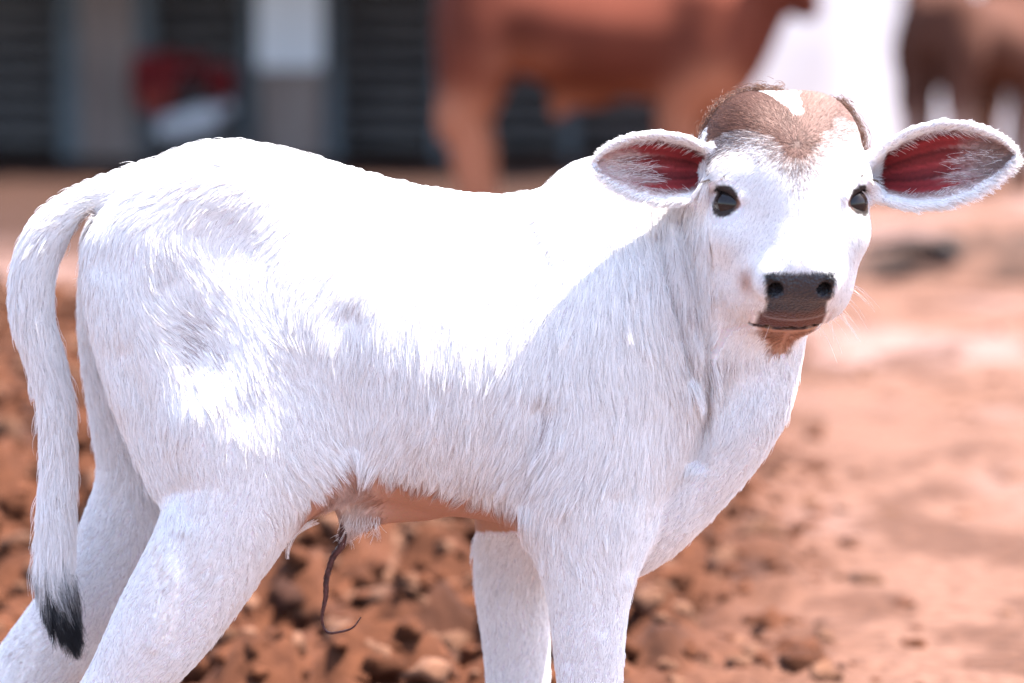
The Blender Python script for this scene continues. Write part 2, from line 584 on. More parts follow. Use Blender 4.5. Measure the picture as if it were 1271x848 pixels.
MAT_WHITE = mat_noise("white_sheet", (.70, .70, .74), (.82, .81, .84), 2.0, .6, .05)
board = boxes("white_board", [(sx(320, SY - .1), sx(401, SY - .1), SY - .09, SY - .05, .76, 1.75)], MAT_WHITE, None, .008)
tag(board, "blank white board fixed high on the concrete pillar", "board")

# red cloth hung on a rail, and a white sack below it
def cloth(name, px0, px1, py0, py1, y, mat, seed, parent=None):
    nx, nz_ = 40, 26
    a = at(px0, py0, y); b = at(px1, py1, y)
    v, f = [], []
    for lay in (0, 1):
        for i in range(nx):
            for j in range(nz_):
                u, t = i / (nx - 1), j / (nz_ - 1)
                low = b[2] + (.10 * (fbm(np.array([u * 4.0]), np.array([seed * 1.0]), 2, seed)[0]) * 2 - .05)
                x = a[0] + (b[0] - a[0]) * u
                z = a[2] + (low - a[2]) * t
                yy = y - .10 * math.sin(t * 2.4) + .05 * math.sin(u * 15 + 2 * t + seed) * (.3 + t) + lay * .012
                v.append((x, yy, z))
    m = nx * nz_
    for i in range(nx - 1):
        for j in range(nz_ - 1):
            q = i * nz_ + j
            f.append((q, q + 1, q + nz_ + 1, q + nz_)); f.append((m + q, m + q + nz_, m + q + nz_ + 1, m + q + 1))
    return link(name, mesh_np(name, np.array(v), np.array(f)), mat, parent)


MAT_RED = mat_noise("red_cloth", (.13, .007, .010), (.20, .018, .018), 6.0, .9, .1)
MAT_RED2 = mat_noise("faded_red_cloth", (.28, .04, .03), (.36, .07, .05), 6.0, .9, .1)
rc = empty("red_cloth", tuple(at(225, 140, SY - .3)))
tag(rc, "red cloth bundle hung in folds over the shed rail", "cloth")
cloth("fold", 164, 226, 66, 122, SY - .30, MAT_RED, 3, rc)
cloth("fold", 172, 212, 108, 140, SY - .36, MAT_RED2, 5, rc)
cloth("fold", 220, 262, 70, 96, SY - .30, MAT_RED, 8, rc)
cloth("fold", 254, 292, 82, 126, SY - .32, MAT_RED, 11, rc)
sk = Field((-.5, -.4, -.35), (.5, .4, .35), .02)
sk.cone((-.20, 0, -.08), (.14, 0, .05), .12, .14, .08)
sk.cone((.14, 0, .05), (.27, 0, .12), .10, .05, .05)
sk.cone((.27, 0, .12), (.33, -.02, .17), .035, .075, .02)
sv, sq = sk.mesh(); sv = smooth_mesh(sv, sq, 3)
sv = sv + .022 * (fbm(sv[:, 0] * 9 + sv[:, 1] * 6, sv[:, 2] * 9, 3, 4) - .45)[:, None] * vnormals(sv, sq)
sack = link("white_sack", mesh_np("white_sack", sv, sq), mat_noise("dusty_sack", (.40, .38, .40), (.56, .54, .57), 5.0, .9, .2))
sack.location = Vector(at(236, 152, SY - .5)); sack.rotation_euler = (0, .12, .15); sack.scale = (.85, .85, .85)
tag(sack, "slumped white sack propped under the red cloth", "sack")
crate = empty("wooden_trestle", (at(240, 180, SY - .5)[0], SY - .5, 0))
tag(crate, "low dark trestle carrying the white sack", "trestle")
tx, tz = at(240, 170, SY - .5)[0], at(240, 172, SY - .5)[2]
boxes("plank", [(tx - .5, tx + .5, SY - .72, SY - .30, tz - .05, tz)], MAT_RAIL, crate)
for ox in (-.42, .42):
    for oy in (-.68, -.36):
        boxes("leg", [(tx + ox - .03, tx + ox + .03, SY + oy - .03, SY + oy + .03, -.02, tz - .052)], MAT_RAIL, crate, .005)

# ---- whitewashed wall running back at an angle on the right
MAT_WASH = mat_noise("whitewash", (.34, .31, .32), (.58, .55, .57), 0.9, .9, .2, stretch=(1, 1, .5))
ww = boxes("whitewashed_wall", [(0, 11, 0, .22, -.1, 2.6)], MAT_WASH, None, .02)
ww.location = (at(925, 150, 17.5)[0], 17.5, 0); ww.rotation_euler = (0, 0, math.radians(36))
tag(ww, "pale whitewashed wall standing behind the cows on the right", "wall")

# ---- adult cows
cw_ = Field((-.75, 8.3, -.03), (1.75, 9.7, 1.72), .018)
CY = 9.0
cw_.tube_x([(556, -15, 55, .12, CY), (575, -40, 78, .20, CY), (620, -52, 86, .26, CY), (690, -46, 108, .30, CY), (750, -42, 120, .32, CY), (810, -44, 126, .30, CY),
            (860, -50, 122, .24, CY), (900, -48, 108, .18, CY), (935, -40, 70, .12, CY)], k=.06)
for o_, dx in ((-.17, 0), (.17, 12)):
    cw_.chain([(600 + dx, -5, CY + o_ * .6, 50), (592 + dx, 60, CY + o_, 44), (582 + dx, 115, CY + o_, 31), (572 + dx, 150, CY + o_, 26), (580 + dx, 180, CY + o_, 23), (586 + dx, 240, CY + o_, 20), (586 + dx, 300, CY + o_, 18), (592 + dx, 318 - o_ * 40, CY + o_, 24)], k=.06)
    cw_.chain([(872, 20, CY + o_ * .6, 56), (862 + dx * 2, 80, CY + o_, 44), (842 + dx * 3, 140, CY + o_, 27), (838 + dx * 3, 190, CY + o_, 23), (838 + dx * 3, 240, CY + o_, 19), (838 + dx * 3, 300, CY + o_, 17), (843 + dx * 3, 318 - o_ * 40, CY + o_, 23)], k=.06)
cw_.chain([(740, 108, CY, 26), (705, 115, CY, 22), (692, 138, CY, 10)], k=.05)
cw_.chain([(850, 95, CY, 36), (890, 108, CY, 30), (922, 78, CY, 26), (945, 20, CY, 30), (962, -20, CY, 32)], k=.06, sy=.6)
cw_.chain([(880, -20, CY, 66), (930, -48, CY, 54), (972, -66, CY, 42)], k=.06, sy=.7)
cw_.ell(at(835, -62, CY), (.17, .11, .15), k=.08)
cw_.chain([(966, -78, CY, 32), (985, -45, CY, 30), (997, -5, CY, 20), (1000, 8, CY, 19)], k=.03, sy=.85)
for sg in (-1, 1):
    cw_.chain([(962, -82, CY + sg * .09, 10), (955, -70, CY + sg * .20, 15), (948, -52, CY + sg * .27, 5)], k=.02)
    cw_.chain([(962, -98, CY + sg * .07, 9), (955, -125, CY + sg * .12, 4)], k=.02)
cw_.chain([(556, -20, CY, 12), (546, 30, CY, 8), (549, 110, CY, 7), (551, 150, CY, 11), (552, 178, CY, 5)], k=.02)
kv, kq = cw_.mesh(); kv = smooth_mesh(kv, kq, 4)
kx, ky = to_px(kv)
kc = np.tile(np.array([.110, .028, .016]), (len(kv), 1))
pal = np.clip(sstep(85, 150, ky) + .9 * np.exp(-(((kx - 885) / 40) ** 2 + ((ky - 108) / 30) ** 2)) + .55 * np.exp(-(((kx - 650) / 50) ** 2 + ((ky - 80) / 22) ** 2)), 0, 1)  # paler lower coat, with light on dewlap and underside painted in
kc = kc + (np.array([.34, .130, .072]) - kc) * pal[:, None]
kc = kc * (.70 + .65 * fbm(kv[:, 0] * 4, kv[:, 2] * 4, 4, 9))[:, None]
base1 = Vector((.5, CY, 0))
kl = kv - np.array(base1)
cme = mesh_np("cow_body", kl, kq)
k4 = np.ones((len(kv), 4), np.float32); k4[:, :3] = kc
ka = cme.attributes.new("coat", 'FLOAT_COLOR', 'POINT'); ka.data.foreach_set("color", k4.ravel())
MAT_COW = mat_attr("cow_hide", "coat", rough=.85, spec=.08, nscale=60, bump=.15)
MAT_HORN = mat_noise("horn", (.05, .04, .035), (.12, .10, .08), 20, .4)
cow = empty("brown_cow", base1)
tag(cow, "large reddish-brown cow standing side-on behind the calf", "cow", "grown cows in the yard")
cb = bpy.data.objects.new("body", cme); COL.objects.link(cb); cme.materials.append(MAT_COW); cb.parent = cow
bm = bmesh.new(); bmesh.ops.create_uvsphere(bm, u_segments=16, v_segments=10, radius=.024)
cem = bpy.data.meshes.new("cow_eye"); bm.to_mesh(cem); bm.free(); cem.materials.append(MAT_HORN)
for sg in (-1, 1):
    e_ = bpy.data.objects.new("eye", cem); COL.objects.link(e_); e_.parent = cow
    e_.location = Vector(at(984, -52, CY + sg * .075)) - base1
# second cow further off, turned away, with paler lower legs
cme2 = cme.copy()
lx = kl[:, 0]; lz = kl[:, 2]
kc2 = np.tile(np.array([.085, .034, .022]), (len(kv), 1))
kc2 = kc2 + (np.array([.30, .20, .17]) - kc2) * (sstep(.62, .40, lz) * sstep(-.35, -.6, lx))[:, None]
kc2 = kc2 + (np.array([.20, .085, .05]) - kc2) * (sstep(.70, .45, lz) * sstep(0, .3, lx))[:, None]
kc2 = kc2 * (.7 + .6 * fbm(kl[:, 0] * 3 + 8, kl[:, 2] * 3, 3, 19))[:, None]
k4[:, :3] = kc2
cme2.attributes["coat"].data.foreach_set("color", k4.ravel())
cow2 = cow.copy(); COL.objects.link(cow2)
cow2.location = (at(1225, 190, 15.0)[0], 15.0, 0); cow2.rotation_euler = (0, 0, math.radians(52)); cow2.scale = (1, 1, 1)
tag(cow2, "brown cow with paler legs at the right edge before the white wall", "cow", "grown cows in the yard")
cow2.name = "brown_cow.001"
for ch in list(cow.children):
    c_ = ch.copy(); COL.objects.link(c_); c_.parent = cow2
    if ch is cb: c_.data = cme2
# a third, darker one standing close behind it
cme3 = cme.copy()
k4[:, :3] = kc2 * np.array([.42, .40, .42])
cme3.attributes["coat"].data.foreach_set("color", k4.ravel())
cow3 = cow.copy(); COL.objects.link(cow3); cow3.name = "brown_cow.002"
cow3.location = (at(1195, 190, 16.7)[0], 16.7, 0); cow3.rotation_euler = (0, 0, math.radians(100)); cow3.scale = (.98, .98, .98)
tag(cow3, "dark brown cow mostly hidden behind the paler-legged cow at the right edge", "cow", "grown cows in the yard")
for ch in list(cow.children):
    c_ = ch.copy(); COL.objects.link(c_); c_.parent = cow3
    if ch is cb: c_.data = cme3


# ================================================================== THE CALF
fld = Field((-0.68, -0.33, -0.004), (0.575, 0.19, 0.90), 0.003)
fld.tube_x([(112, 285, 400, .030, 0), (125, 262, 440, .055, 0), (145, 240, 480, .075, 0), (175, 219, 520, .088, 0),
            (210, 203, 545, .098, 0), (255, 186, 570, .106, 0), (310, 182, 592, .112, 0), (360, 186, 606, .118, 0),
            (410, 200, 618, .124, 0), (460, 216, 628, .130, 0), (520, 231, 634, .134, 0), (580, 240, 640, .134, 0),
            (640, 243, 650, .128, 0), (700, 240, 674, .118, 0), (750, 236, 700, .105, 0), (800, 245, 690, .088, -.004),
            (850, 270, 640, .066, -.01), (885, 300, 560, .03, -.015)])
fld.ell(at(262, 240, -.052), (.062, .036, .036), k=.06)
fld.ell(at(262, 236, .058), (.055, .036, .032), k=.045)
# near hind leg: thigh, ham, gaskin with hock, flank fold
fld.chain([(195, 315, -.052, 62), (232, 410, -.066, 84), (272, 510, -.078, 96), (298, 600, -.088, 82), (262, 680, -.094, 73), (207, 770, -.095, 64),
           (152, 850, -.094, 47), (112, 902, -.092, 40), (102, 925, -.092, 38), (122, 1000, -.092, 25), (130, 1060, -.092, 24), (140, 1088, -.092, 31)], k=.05, sy=.82)
fld.chain([(150, 315, -.042, 42), (160, 380, -.052, 46), (185, 470, -.062, 50), (228, 580, -.072, 50)], k=.022, sy=.85)
fld.chain([(300, 545, -.080, 62), (370, 560, -.088, 50), (420, 560, -.088, 34), (455, 535, -.085, 26)], k=.05, sy=.6)
fld.ell(at(238, 405, -.146), (.030, .014, .050), np.array([[.85, 0, -.53], [0, 1, 0], [.53, 0, .85]]), k=.06, op='cut')
# far hind leg
fld.chain([(165, 310, .050, 62), (170, 400, .066, 72), (182, 500, .076, 72), (190, 590, .080, 70), (155, 672, .080, 60), (106, 752, .080, 57), (52, 818, .080, 52), (12, 862, .080, 44),
           (-2, 884, .08, 38), (10, 925, .080, 28), (20, 985, .080, 24), (30, 1015, .080, 30)], k=.03, sy=.85)
# near shoulder and foreleg
fld.chain([(765, 300, -.030, 60), (748, 400, -.062, 88), (728, 520, -.072, 84), (722, 600, -.078, 76), (727, 660, -.082, 66), (730, 730, -.086, 52), (731, 800, -.086, 45), (732, 850, -.086, 41),
           (733, 900, -.086, 42), (735, 940, -.086, 36), (738, 1010, -.086, 25), (739, 1060, -.086, 30), (742, 1095, -.088, 34)], k=.05, sy=.78)
# far shoulder and foreleg
fld.chain([(735, 430, .062, 80), (700, 540, .075, 76), (655, 630, .084, 62), (638, 720, .086, 48), (641, 800, .086, 42), (643, 850, .086, 40),
           (645, 890, .086, 39), (648, 960, .086, 24), (648, 1000, .086, 28), (650, 1020, .084, 31)], k=.04, sy=.8)
# withers hump, neck, dewlap, brisket
fld.ell(at(742, 238, -.005), (size(46, 0), .034, size(38, 0)), k=.02)
fld.chain([(770, 350, -.005, 116), (850, 318, -.022, 92), (930, 285, -.055, 76), (985, 255, -.070, 64)], k=.05, sy=.70)
fld.chain([(790, 455, -.006, 118), (870, 425, -.035, 90), (945, 370, -.065, 62)], k=.05, sy=.56)
fld.chain([(955, 390, -.028, 46), (947, 480, -.050, 41), (915, 535, -.050, 46), (858, 590, -.030, 56), (790, 640, -.010, 64), (735, 655, -.005, 58)], k=.025, sy=.62)
# sheath / navel flap
fld.chain([(520, 612, -.02, 30), (460, 618, -.03, 34), (437, 650, -.03, 15)], k=.02, sy=.8)
# tail
TAIL = [(215, 232, -.004, 34), (165, 234, -.006, 26), (112, 249, -.010, 22), (68, 280, -.014, 24), (44, 328, -.018, 25), (40, 385, -.020, 25),
        (54, 440, -.022, 22), (68, 500, -.024, 20), (72, 570, -.026, 19), (70, 640, -.030, 19), (69, 700, -.033, 18), (76, 750, -.036, 14), (88, 790, -.038, 5)]
fld.chain(TAIL, k=.012)
# vent below the tail
fld.ell(at(118, 302, -.012), (.022, .020, .034), k=.014, op='cut')

# head: local axes s (to the animal's left), f (towards the muzzle), n (out of the forehead)
TILT, YAW = math.radians(31), math.radians(4)
Rz = np.array(Matrix.Rotation(YAW, 3, 'Z'))
S_ = Rz @ np.array([1.0, 0, 0])
F_ = Rz @ np.array([0, -math.sin(TILT), -math.cos(TILT)])
N_ = Rz @ np.array([0, -math.cos(TILT), math.sin(TILT)])
HM = np.stack([S_, F_, N_])
HO = at(988, 235, -.150)


def hd(s, f, n):
    return HO + s * S_ + f * F_ + n * N_


def hcone(a, b, ra, rb, k=.015, op='add'):
    fld.cone(hd(*a), hd(*b), ra, rb, k, 1.0, op)


def hell(c, r, k=.015, op='add'):
    fld.ell(hd(*c), r, HM, k, op)


hell((0, -.048, -.073), (.080, .094, .084), k=.03)                   # cranium
for sg in (-1, 1):
    hell((sg * .036, -.082, -.062), (.042, .052, .055), k=.025)      # corners of the crown
hell((0, -.028, -.058), (.077, .070, .060), k=.02)                   # forehead plane
hell((0, .026, -.098), (.074, .084, .058), k=.03)                    # cheeks
hcone((0, -.01, -.054), (0, .062, -.040), .054, .034, k=.03)         # nose bridge
hell((0, .052, -.070), (.053, .045, .048), k=.025)                   # muzzle
hcone((-.018, .080, -.038), (.018, .080, -.038), .0215, .0215, k=.016)  # nose pad
hcone((-.020, .078, -.070), (.020, .078, -.070), .024, .024, k=.012)  # upper lip
hcone((0, -.01, -.140), (0, .066, -.116), .042, .026, k=.02)         # lower jaw
hcone((-.014, .076, -.116), (.014, .076, -.116), .0225, .0225, k=.008)  # chin
for sg in (-1, 1):
    hell((sg * .058, -.026, -.032), (.024, .022, .022), k=.02)       # brow
    hell((sg * .060, .022, -.048), (.020, .026, .020), k=.025)       # below the eye
    hcone((sg * .050, -.070, -.095), (sg * .080, -.064, -.098), .026, .016, k=.02)   # ear root
    hell((sg * .026, .088, -.033), (.015, .017, .016), k=.010)       # wing of the nostril
    hcone((sg * .040, .000, -.072), (sg * .029, .058, -.070), .034, .029, k=.02)   # cheek to flews
    hell((sg * .037, .064, -.084), (.024, .030, .023), k=.012)       # flews
for sg in (-1, 1):
    hcone((sg * .0295, .110, -.022), (sg * .020, .088, -.031), .0080, .0065, k=.004, op='cut')   # nostril
    hcone((sg * .037, .100, -.017), (sg * .031, .107, -.019), .0036, .0065, k=.004, op='cut')
    hcone((sg * .080, -.010, -.028), (sg * .056, .012, -.011), .0112, .0052, k=.003, op='cut')  # eye opening
    hcone((sg * .087, -.024, -.038), (sg * .066, -.0155, -.018), .0046, .0050, k=.007)           # upper lid
    hcone((sg * .066, -.0155, -.018), (sg * .052, .002, -.012), .0048, .0030, k=.008)
# mouth slit
for sA, sB in (((-.020, .103, -.0980), (0, .106, -.0935)), ((0, .106, -.0935), (.020, .103, -.0980)),
               ((-.038, .092, -.1095), (-.020, .103, -.0980)), ((.038, .092, -.1095), (.020, .103, -.0980)),
               ((-.038, .092, -.1095), (-.050, .060, -.124)), ((.038, .092, -.1095), (.050, .060, -.124))):
    hcone(sA, sB, .0032, .0032, k=.003, op='cut')


# ears: cupped leaves
def ear_points(base, tip, prof, depth, y0, y1, bend):
    pts, uv = [], []
    b = np.array(base, float); t = np.array(tip, float)
    ax = t - b
    nu, nv = 70, 44
    for i in range(nu + 1):
        u = i / nu
        w = np.interp(u, *prof)
        c = b + ax * u + np.array([0, bend * math.sin(math.pi * u)])
        for j in range(nv + 1):
            v = -1 + 2 * j / nv
            yy = y0 + (y1 - y0) * u + depth * (1 - v * v) * (1 - .75 * u) - .012 * math.sin(math.pi * u)
            q = c + np.array([0, v * w])
            pts.append(at(q[0], q[1], yy)); uv.append((u, v))
    return np.array(pts), np.array(uv)


EARS = []
EARS.append(ear_points((902, 214), (738, 203), ([0, .12, .3, .5, .7, .85, .95, 1], [17, 27, 39, 43, 38, 27, 15, 3]), .044, -.088, -.118, 0))
EARS.append(ear_points((1076, 219), (1261, 192), ([0, .12, .3, .5, .7, .85, .95, 1], [20, 34, 48, 52, 44, 30, 15, 3]), .044, -.088, -.118, -2))
for P, uv in EARS:
    r = .0044 - .0016 * uv[:, 0] + .002 * (uv[:, 0] < .1)
    fld.sheet(P, r, k=.012)

V, Q = fld.mesh()
# keep the largest piece only
V = smooth_mesh(V, Q, 6)
N = vnormals(V, Q)

# muscle, fold and tendon relief pressed into the near and far sides alike
RELIEF = [([(845, 270), (862, 350), (878, 430), (884, 510), (868, 572)], 10, 8.0), ([(815, 290), (838, 380), (860, 465)], 9, 7.0), ([(892, 330), (908, 420), (906, 500)], 9, 6.0),
          ([(205, 362), (232, 405), (262, 445), (292, 500)], 36, 6.5), ([(148, 440), (180, 505), (212, 590), (230, 640)], 18, 3.5), ([(196, 660), (212, 720), (190, 800)], 10, -3.0),
          ([(226, 670), (240, 730), (222, 800)], 12, 2.5), ([(655, 272), (668, 300), (680, 325)], 7, 3.0), ([(672, 505), (655, 560), (650, 615)], 16, 6.0), ([(432, 400), (442, 470), (436, 545)], 24, 6.0),
          ([(884, 515), (852, 590), (815, 650), (792, 705)], 13, 6.0), ([(505, 330), (495, 450), (505, 560)], 12, 1.6), ([(550, 330), (545, 450), (555, 570)], 12, 1.6),
          ([(600, 330), (600, 450), (610, 580)], 12, 1.6), ([(768, 610), (752, 690), (748, 780)], 9, 2.0), ([(700, 640), (706, 730), (704, 820)], 10, 2.0), ([(120, 350), (122, 420), (140, 500)], 14, -2.0)]
rx_, ry_ = to_px(V)
amt = np.zeros(len(V))
for poly, w, dep in RELIEF:
    best = np.full(len(V), 1e9)
    for (x0, y0), (x1, y1) in zip(poly[:-1], poly[1:]):
        L2 = (x1 - x0) ** 2 + (y1 - y0) ** 2
        t = np.clip(((rx_ - x0) * (x1 - x0) + (ry_ - y0) * (y1 - y0)) / L2, 0, 1)
        best = np.minimum(best, np.hypot(rx_ - x0 - t * (x1 - x0), ry_ - y0 - t * (y1 - y0)))
    amt += dep * .001 * np.exp(-(best / w) ** 2)
amt *= sstep(.35, .75, -N[:, 1]) * (((V - HO) @ F_ < -.02) | (V[:, 0] < HO[0] - .075)) * (V[:, 1] > -.17)
V = V - N * amt[:, None]
V = smooth_mesh(V, Q, 2)
N = vnormals(V, Q)
print("calf verts", len(V), "t", round(time.time() - T0, 1))

# ------------------------------------------------------------------ coat pattern on the vertices
BX, BY = to_px(V)
HL = (V - HO) @ HM.T                      # head coordinates
is_head = (HL[:, 1] > -.17) & (HL[:, 2] > -.16) & (BX > 880) & (BX < 1100) & (BY < 440)


def ear_lookup(V, N):
    """for every vertex near an ear: (ear id, u, v, facing side)"""
    eid = np.full(len(V), -1); u = np.zeros(len(V)); v = np.zeros(len(V))
    for e, (P, uv) in enumerate(EARS):
        m = np.where(((V > P.min(0) - .012) & (V < P.max(0) + .012)).all(1))[0]
        if len(m) == 0: continue
        A = V[m].astype(np.float32); B = P.astype(np.float32)
        j = np.empty(len(m), int); dd = np.empty(len(m))
        for i in range(0, len(m), 10000):
            D = (A[i:i + 10000] ** 2).sum(1)[:, None] + (B ** 2).sum(1)[None] - 2 * A[i:i + 10000] @ B.T
            j[i:i + 10000] = D.argmin(1); dd[i:i + 10000] = np.sqrt(D.min(1).clip(0))
        ok = dd < .0085
        mm = m[ok]
        eid[mm] = e; u[mm] = uv[j[ok], 0]; v[mm] = uv[j[ok], 1]
    return eid, u, v


EID, EU, EV = ear_lookup(V, N)
WHITE = np.array([.88, .857, .852]); TAN = np.array([.42, .215, .14]); PINK = np.array([.60, .42, .38])


def value3(P, s, seed):
    return fbm(P[:, 0] * s + P[:, 1] * s * .7, P[:, 2] * s - P[:, 1] * s * .5, 2, seed)


def lerp(a, b, t):
    return a + (b - a) * t[:, None]


def paint(V, N, BX, BY, HL, is_head, EID, EU, EV, soft=None):
    """colour, hair length (m), bare-skin amount, gloss of the coat at points"""
    n = len(V)
    wob = (fbm(V[:, 0] * 90, V[:, 2] * 90 + V[:, 1] * 60, 3, 3) - .45)
    c = np.tile(WHITE, (n, 1)); bare = np.zeros(n); gloss = np.zeros(n)
    # naked tan belly
    edge = np.interp(BX, [360, 400, 432, 450, 500, 560, 640, 660], [640, 606, 560, 580, 594, 608, 626, 650])
    belly = sstep(-14, 16, BY - edge + wob * 26) * sstep(365, 385, BX) * sstep(665, 640, BX) * (V[:, 1] > -.118) * (BY < 665)
    belly *= np.where(((V[:, 1] < -.06) & (BX > 645)) | (BY > 660), 0, 1)
    sheath = np.exp(-(((BX - 438) / 26) ** 2 + ((BY - 634) / 30) ** 2))
    c = lerp(c, TAN, belly * (1 - .75 * sheath)); bare = np.maximum(bare, belly * (1 - .9 * sheath))
    # spots of thinner hair tinted pinkish-grey, many along hollows and folds
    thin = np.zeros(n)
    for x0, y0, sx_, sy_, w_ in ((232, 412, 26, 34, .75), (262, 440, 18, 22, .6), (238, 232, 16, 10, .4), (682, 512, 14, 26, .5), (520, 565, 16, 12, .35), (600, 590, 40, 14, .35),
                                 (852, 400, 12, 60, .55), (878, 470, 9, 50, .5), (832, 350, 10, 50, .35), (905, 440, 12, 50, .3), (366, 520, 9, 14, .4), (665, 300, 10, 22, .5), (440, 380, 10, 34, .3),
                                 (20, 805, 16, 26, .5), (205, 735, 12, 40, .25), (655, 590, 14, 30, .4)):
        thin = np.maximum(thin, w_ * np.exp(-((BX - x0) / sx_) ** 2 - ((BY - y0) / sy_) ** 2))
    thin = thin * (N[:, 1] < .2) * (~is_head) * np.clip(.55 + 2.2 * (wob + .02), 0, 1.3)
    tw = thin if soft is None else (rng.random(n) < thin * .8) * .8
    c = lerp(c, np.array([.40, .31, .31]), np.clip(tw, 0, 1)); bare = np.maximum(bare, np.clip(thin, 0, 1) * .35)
    # vent
    vent = np.exp(-(((BX - 124) / 11) ** 2 + ((BY - 294) / 24) ** 2) * 1.0) * (np.abs(V[:, 1]) < .035)
    c = lerp(c, np.array([.10, .05, .05]), np.clip(vent * 1.5, 0, 1)); bare = np.maximum(bare, vent)
    # black tail tip
    tt = sstep(668, 735, BY + wob * 70) * (np.abs(V[:, 1] + .035) < .03) * (BX < 112) * (BX > 30) * (np.interp(BY, [660, 810], [28, 20]) > np.abs(BX - np.interp(BY, [700, 750, 790], [69, 76, 88])))
    c = lerp(c, np.array([.022, .022, .026]), tt)
    # brown crown of the head
    hs, hf, hn = HL[:, 0], HL[:, 1], HL[:, 2]
    ang = hf + .044 + .12 * np.abs(hs) - .034 * np.exp(-((hs - .004) / .026) ** 2) + wob * .022 + .20 * hs.clip(0)
    crown = sstep(.032, -.026, ang) * is_head * (EID < 0)
    star = (np.abs(hs - np.interp(hf, [-.15, -.082], [-.012, .007])) + wob * .010 < np.interp(hf, [-.17, -.14, -.11, -.080, -.076], [.021, .021, .013, .004, -.01])).astype(float) * is_head
    lit_side = sstep(-.06, .07, hs)  # sunward half of the crown painted paler
    mott = value3(V, 70, 43)[:, None] if soft is not None else .5
    brown = np.array([.165, .078, .057])[None] * (1 - lit_side[:, None]) + np.array([.29, .175, .148])[None] * lit_side[:, None]
    brown = brown * (.75 + .5 * mott)
    if soft is not None:
        crown = (crown > soft).astype(float) * np.where(crown < .98, .8, 1)
    c = c + (brown - c) * (crown * (1 - star))[:, None]
    # eye rims
    for sg in (-1, 1):
        d = np.sqrt((hs - sg * .067) ** 2 + (hf + .001) ** 2 + (hn + .026) ** 2)
        e = sstep(.0195, .0168, d + wob * .003) * is_head
        inner = sstep(.062, .055, np.abs(hs) - .3 * (hf - .01))
        ec = np.array([.026, .017, .015])[None] * (1 - inner[:, None]) + np.array([.22, .105, .072])[None] * inner[:, None]
        c = c + (ec - c) * e[:, None]; bare = np.maximum(bare, sstep(.027, .022, d) * is_head)
    # nose pad, lips
    pw = np.interp(hn, [-.09, -.075, -.05, -.02, -.01], [.029, .030, .030, .0345, .033])
    pad = sstep(.080, .086, hf - .25 * (hn + .02).clip(0) + wob * .003) * sstep(.003, -.001, np.abs(hs) - pw + wob * .004) * sstep(-.079, -.073, hn) * is_head
    pad *= sstep(-.009, -.014, hn + wob * .004)
    c = lerp(c, np.array([.036, .033, .037]), pad)
    low = pad * sstep(-.056, -.070, hn + wob * .016)
    c = lerp(c, np.array([.085, .030, .019]), low * .85)
    hm = hn + 11.0 * hs * hs
    lip = sstep(.078, .086, hf) * sstep(-.066, -.071, hn) * sstep(-.099, -.095, hm) * sstep(.038, .032, np.abs(hs)) * is_head * (1 - pad)
    c = lerp(c, np.array([.095, .030, .020]), lip)
    chin = sstep(.050, .066, hf) * sstep(-.094, -.098, hm) * sstep(.036, .026, np.abs(hs + .002) + .45 * (-.108 - hn).clip(0) + wob * .01) * is_head
    c = lerp(c, np.array([.40, .215, .140]), chin)
    c = lerp(c, np.array([.035, .014, .012]), sstep(.0050, .0025, np.abs(hm + .0935)) * sstep(.070, .085, hf) * sstep(.041, .035, np.abs(hs)) * is_head)  # shade between the lips painted as a dark line
    for sg in (-1, 1):
        dn = np.sqrt((hs - sg * .0285) ** 2 + ((hf - .098) * .6) ** 2 + (hn + .024) ** 2)
        c = lerp(c, np.array([.010, .009, .010]), sstep(.0115, .0085, dn) * sstep(.116, .104, hf + .0) * pad)  # darkness inside the nostrils painted in
    side = np.exp(-(((hs + .046) / .010) ** 2 + ((hf - .075) / .012) ** 2 + ((hn + .050) / .014) ** 2)) * is_head
    c = lerp(c, np.array([.50, .28, .20]), np.clip(side * .9, 0, 1))
    bare = np.maximum.reduce([bare, pad, lip, chin * .85, sstep(.008, .005, np.abs(hm + .0935)) * sstep(.055, .07, hf) * is_head,
                               sstep(.074, .080, hf) * sstep(-.068, -.073, hn) * sstep(-.104, -.100, hm) * sstep(.044, .040, np.abs(hs)) * is_head]); gloss = np.maximum(pad, .6 * lip)
    # inside of the ears, sun glow through the skin painted as red
    ef = (EID >= 0) & (N[:, 1] < .25) & (np.abs(EV) < .93)
    inn = ef * sstep(.06, .12, EU) * sstep(.84, .52, EU + .12 * wob + .10 * EV + .07 * np.sin(EV * 15 + 2) + .05 * np.sin(EV * 33 + 1 + 3 * EU)) * sstep(.90, .70, np.abs(EV + .05) + .05 * wob)
    mid = ef * sstep(.92, .8, np.abs(EV)) * sstep(.08, .16, EU)
    c = lerp(c, np.array([.42, .25, .22]), mid * .8)
    stripe = .5 + .5 * np.sin(EV * 11 + 1.0 + EU * 1.5)
    red = np.array([.27, .024, .026])[None] * (.50 + .50 * stripe[:, None]) * (.80 + .30 * np.sin(EV * 29 + 4 * EU)[:, None] * .6)
    c = c + (red - c) * inn[:, None]
    tipc = ef * sstep(.55, .88, EU + .1 * wob) * sstep(.9, .7, np.abs(EV)) * (EID == 1)
    c = lerp(c, np.array([.17, .10, .085]), tipc * .85)
    bare = np.maximum.reduce([bare, inn.astype(float), mid * .55])
    # hooves
    hoof = sstep(.045, .038, V[:, 2])
    c = lerp(c, np.array([.09, .06, .045]), hoof); bare = np.maximum(bare, hoof)
    return c, bare, gloss, dict(crown=crown, tip=tt, star=star)


